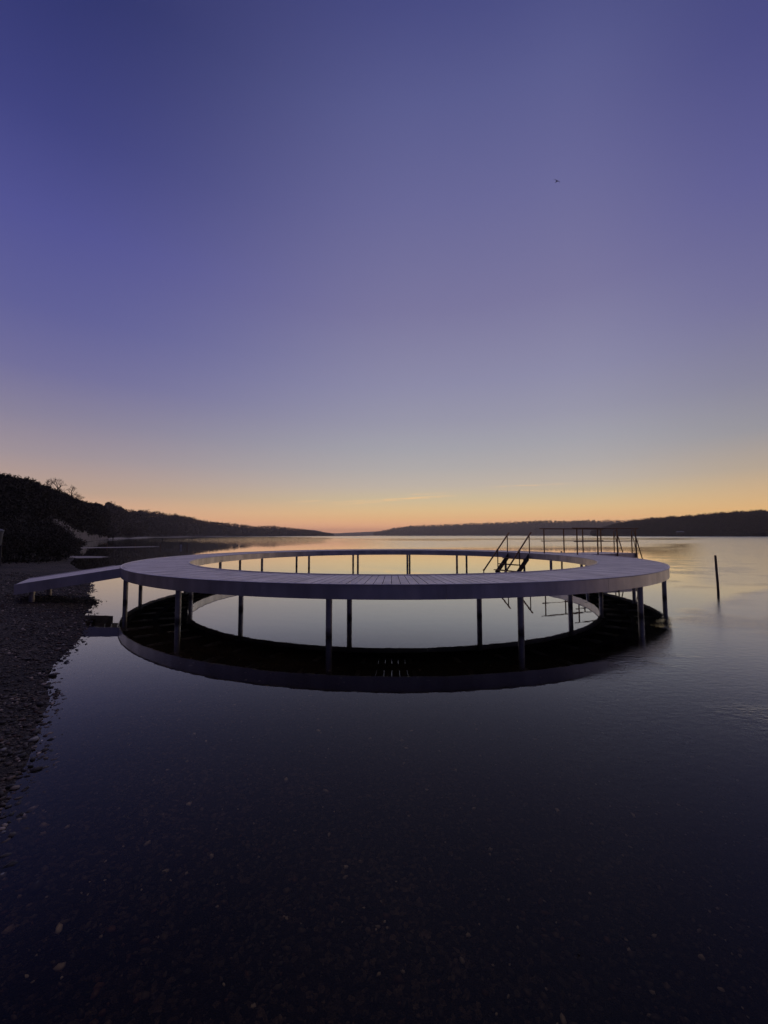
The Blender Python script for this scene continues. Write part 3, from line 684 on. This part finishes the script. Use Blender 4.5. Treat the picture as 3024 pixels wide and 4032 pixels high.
# ------------------------------------------------------------------ people
def person(loc, rz, label, wade):
    me = bpy.data.meshes.new('person')
    J = {'pel': (0,0,.95), 'spine': (0,.01,1.15), 'chest': (0,.02,1.36), 'neck': (0,.01,1.50), 'head': (0,-.02,1.60), 'crown': (0,-.01,1.72)}
    R = {'pel': (.16,.12), 'spine': (.15,.11), 'chest': (.19,.13), 'neck': (.07,.07), 'head': (.095,.11), 'crown': (.07,.08)}
    E_ = [('pel','spine'), ('spine','chest'), ('chest','neck'), ('neck','head'), ('head','crown')]
    for s, sx in (('l', 1), ('r', -1)):
        st_ = .12*sx
        J.update({'hip'+s: (.10*sx,0,.90), 'kn'+s: (.11*sx,-.03-st_*.5,.50), 'an'+s: (.11*sx,.02-st_,.09), 'toe'+s: (.12*sx,-.14-st_,.04),
                  'sh'+s: (.20*sx,.02,1.42), 'el'+s: (.26*sx,.03,1.14), 'wr'+s: (.20*sx,-.16,.98), 'ha'+s: (.17*sx,-.24,.96)})
        R.update({'hip'+s: (.10,.10), 'kn'+s: (.075,.075), 'an'+s: (.055,.06), 'toe'+s: (.05,.035), 'sh'+s: (.08,.08), 'el'+s: (.06,.06), 'wr'+s: (.042,.042), 'ha'+s: (.045,.03)})
        E_ += [('pel','hip'+s), ('hip'+s,'kn'+s), ('kn'+s,'an'+s), ('an'+s,'toe'+s), ('chest','sh'+s), ('sh'+s,'el'+s), ('el'+s,'wr'+s), ('wr'+s,'ha'+s)]
        for k, fx in enumerate((-.025, -.008, .009, .026)):
            J['f%d%s' % (k, s)] = (.17*sx+fx, -.31-.01*(k in (1, 2)), .93); R['f%d%s' % (k, s)] = (.01, .01); E_.append(('ha'+s, 'f%d%s' % (k, s)))
        J['th'+s] = (.17*sx-.05*sx, -.26, .95); R['th'+s] = (.011, .011); E_.append(('ha'+s, 'th'+s))
    ks = list(J); me.from_pydata([J[k] for k in ks], [(ks.index(a), ks.index(b)) for a, b in E_], [])
    o = link('person', me, M_CLOTH, label=label, category='person'); o.location = loc; o.rotation_euler = (0, 0, rz)
    sk = o.modifiers.new('skin', 'SKIN'); sk.use_smooth_shade = True
    for i, k in enumerate(ks): o.data.skin_vertices[0].data[i].radius = R[k]
    o.data.skin_vertices[0].data[0].use_root = True
    sb = o.modifiers.new('sub', 'SUBSURF'); sb.levels = 1; sb.render_levels = 1
    # a face and a knitted hat
    h = lathe([(.06,1.60),(.085,1.64),(.10,1.67),(.105,1.70),(.09,1.76),(.05,1.80),(.005,1.81)], 14).obj('hat', M_CLOTH, o, smooth=True)
    MB().tube([(0,-.10,1.655),(0,-.128,1.625),(0,-.118,1.608)], [.008,.014,.008], 8).obj('nose', M_SKIN, o)
    MB().box((0,-.117,1.575), (.045,.012,.008)).obj('mouth', M_SKIN, o)
    for sx in (-1, 1):
        MB().box((.032*sx,-.112,1.655), (.022,.01,.01)).obj('eye', M_SKIN, o); MB().box((.098*sx,-.01,1.63), (.014,.03,.05)).obj('ear', M_SKIN, o)
    return o
p = line(445, 2122.5, 445, 2122.5, 2)[0]
p = at(445, 2121, 150)
person((p[0], p[1], .0), .6, 'person in dark clothes standing on the far left shore', 0)
p = line(639, 2127, 639, 2127, 2)[0]
person((p[0], p[1], -.86), 2.4, 'person in dark clothes wading waist deep off the left shore', 1)

# ------------------------------------------------------------------ bare shrubs on the ridge of the bluff
def bare(name, loc, h, spread, seed, label, lean=0.0):
    rg = random.Random(seed); root = empty(name, loc, label=label, category='tree'); root['group'] = 'bare trees on the ridge of the bluff'
    tr, tw = MB(), MB()
    def grow(p, d, l, r, depth):
        q = p + d*l; (tr if depth < 1 else tw).tube([p, q], [r*1.5, r*1.1], 5 if depth < 2 else 3, caps=False)
        if depth >= 5: return
        for _ in range(rg.choice((2, 3, 3)) if depth else 4):
            nd = (d + Vector((rg.gauss(0, 1), rg.gauss(0, 1), rg.gauss(.25, .7)))*(.45*spread if depth else .55*spread)).normalized()
            grow(p + d*l*rg.uniform(.6, 1), nd, l*rg.uniform(.55, .85), r*.6, depth+1)
    grow(Vector((0, 0, -.3)), Vector((lean, 0, 1)).normalized(), h*.33, h*.022, 0)
    tr.obj('trunk', M_TWIG, root); tw.obj('crown', M_TWIG, root)
for i, (px_, py_, Dd, hh, sp, ln, lab) in enumerate(((222,1944,66,2.1,1.0,.25,'tallest bare tree on the ridge, leaning right'), (186,1932,60,1.5,1.1,0,'small bare tree on the ridge left of the tallest one'),
        (276,1968,76,2.2,1.3,.2,'wide low bare tree where the ridge steps down'), (306,1982,86,1.5,1.6,.35,'rightmost bare tree, spreading low over the end of the ridge'), (243,1950,70,1.3,1.3,.1,'low bare tree just right of the tallest one'))):
    bare('bare_tree', at(px_, py_-5, Dd), hh*1.6, sp, 40+i, lab, ln)

# ------------------------------------------------------------------ haze
hz = bpy.data.materials.new('evening_haze'); hz.use_nodes = True; t = hz.node_tree; t.nodes.clear()
pv = t.nodes.new('ShaderNodeVolumePrincipled'); pv.inputs['Color'].default_value = (1,.90,.82,1); pv.inputs['Density'].default_value = .00025; pv.inputs['Anisotropy'].default_value = .6
om = t.nodes.new('ShaderNodeOutputMaterial'); t.links.new(pv.outputs[0], om.inputs['Volume'])
hb = MB(); hb.box((0, 2200, 31), (9000, 4800, 72))
ho_ = hb.obj('haze', hz, kind='stuff', label='faint evening haze over the fjord')
# ------------------------------------------------------------------ far house
hp = line(2678, 2106.5, 2678, 2106.5, 2)[0]; hp = at(2678, 2098, 556)
ho = empty('house', (hp.x, hp.y, hp.z-.6), label='small low house with a pale roof at the foot of the forest across the water', category='house'); ho.rotation_euler = (0,0,.1)
MB().box((0,0,.7), (9,4.4,1.9)).obj('wall', M_WALL, ho)
b = MB(); b.add([(-5,-2.5,1.66),(5,-2.5,1.66),(5,2.5,1.66),(-5,2.5,1.66),(-4.7,0,2.8),(4.7,0,2.8)], [(0,1,5,4),(2,3,4,5),(0,4,3),(1,2,5),(0,3,2,1)]); b.obj('roof', M_ROOF, ho)

# ------------------------------------------------------------------ gulls
def gull(px_, py_, Dd, span, rz, roll, label):
    b = MB(); secs = []
    half = [(0,0,0,.30,.06),(.10,-.01,.02,.26,.045),(.28,-.05,.10,.20,.03),(.5,-.02,.17,.15,.02),(.75,.07,.15,.10,.012),(1.0,.2,.11,.02,.004)]
    full = [(-x, y, z, c, t) for x, y, z, c, t in half[:0:-1]] + half
    hs = span/2; n = 8
    for x, y, z, c, t in full:
        for k in range(n): a = 2*PI*k/n; b.v.append((x*hs, y*hs+math.cos(a)*c*hs*.5, z*hs+math.sin(a)*t*hs))
    for i in range(len(full)-1):
        for k in range(n): b.f.append((i*n+k, i*n+(k+1) % n, (i+1)*n+(k+1) % n, (i+1)*n+k))
    b.f.append(tuple(range(n))); b.f.append(tuple((len(full)-1)*n+k for k in range(n))[::-1])
    b.tube([(0,-.42*hs,.02*hs),(0,-.36*hs,.03*hs),(0,-.26*hs,.03*hs),(0,0,0),(0,.25*hs,-.01*hs),(0,.42*hs,0)], [.01*hs,.05*hs,.065*hs,.10*hs,.06*hs,.015*hs], 10)
    b.add([(-.04*hs,.30*hs,.01*hs),(.04*hs,.30*hs,.01*hs),(.12*hs,.58*hs,0),(-.12*hs,.58*hs,0),(-.04*hs,.30*hs,-.01*hs),(.04*hs,.30*hs,-.01*hs),(.12*hs,.58*hs,-.012*hs),(-.12*hs,.58*hs,-.012*hs)],
          [(0,1,2,3),(7,6,5,4),(0,4,5,1),(1,5,6,2),(2,6,7,3),(3,7,4,0)])
    o = b.obj('gull', M_CLOTH, smooth=True, label=label, category='bird'); o.location = at(px_, py_, Dd); o.rotation_euler = (.35, roll, rz); return o
gull(2193, 714, 55, 1.25, .35, .05, 'dark gull gliding high in the open sky at right')
gull(1327, 1821, 290, 1.3, 1.0, 0, 'tiny distant gull low over the middle of the horizon')
gull(211, 1751, 270, 1.3, -.8, .1, 'tiny distant gull above the left bluff')
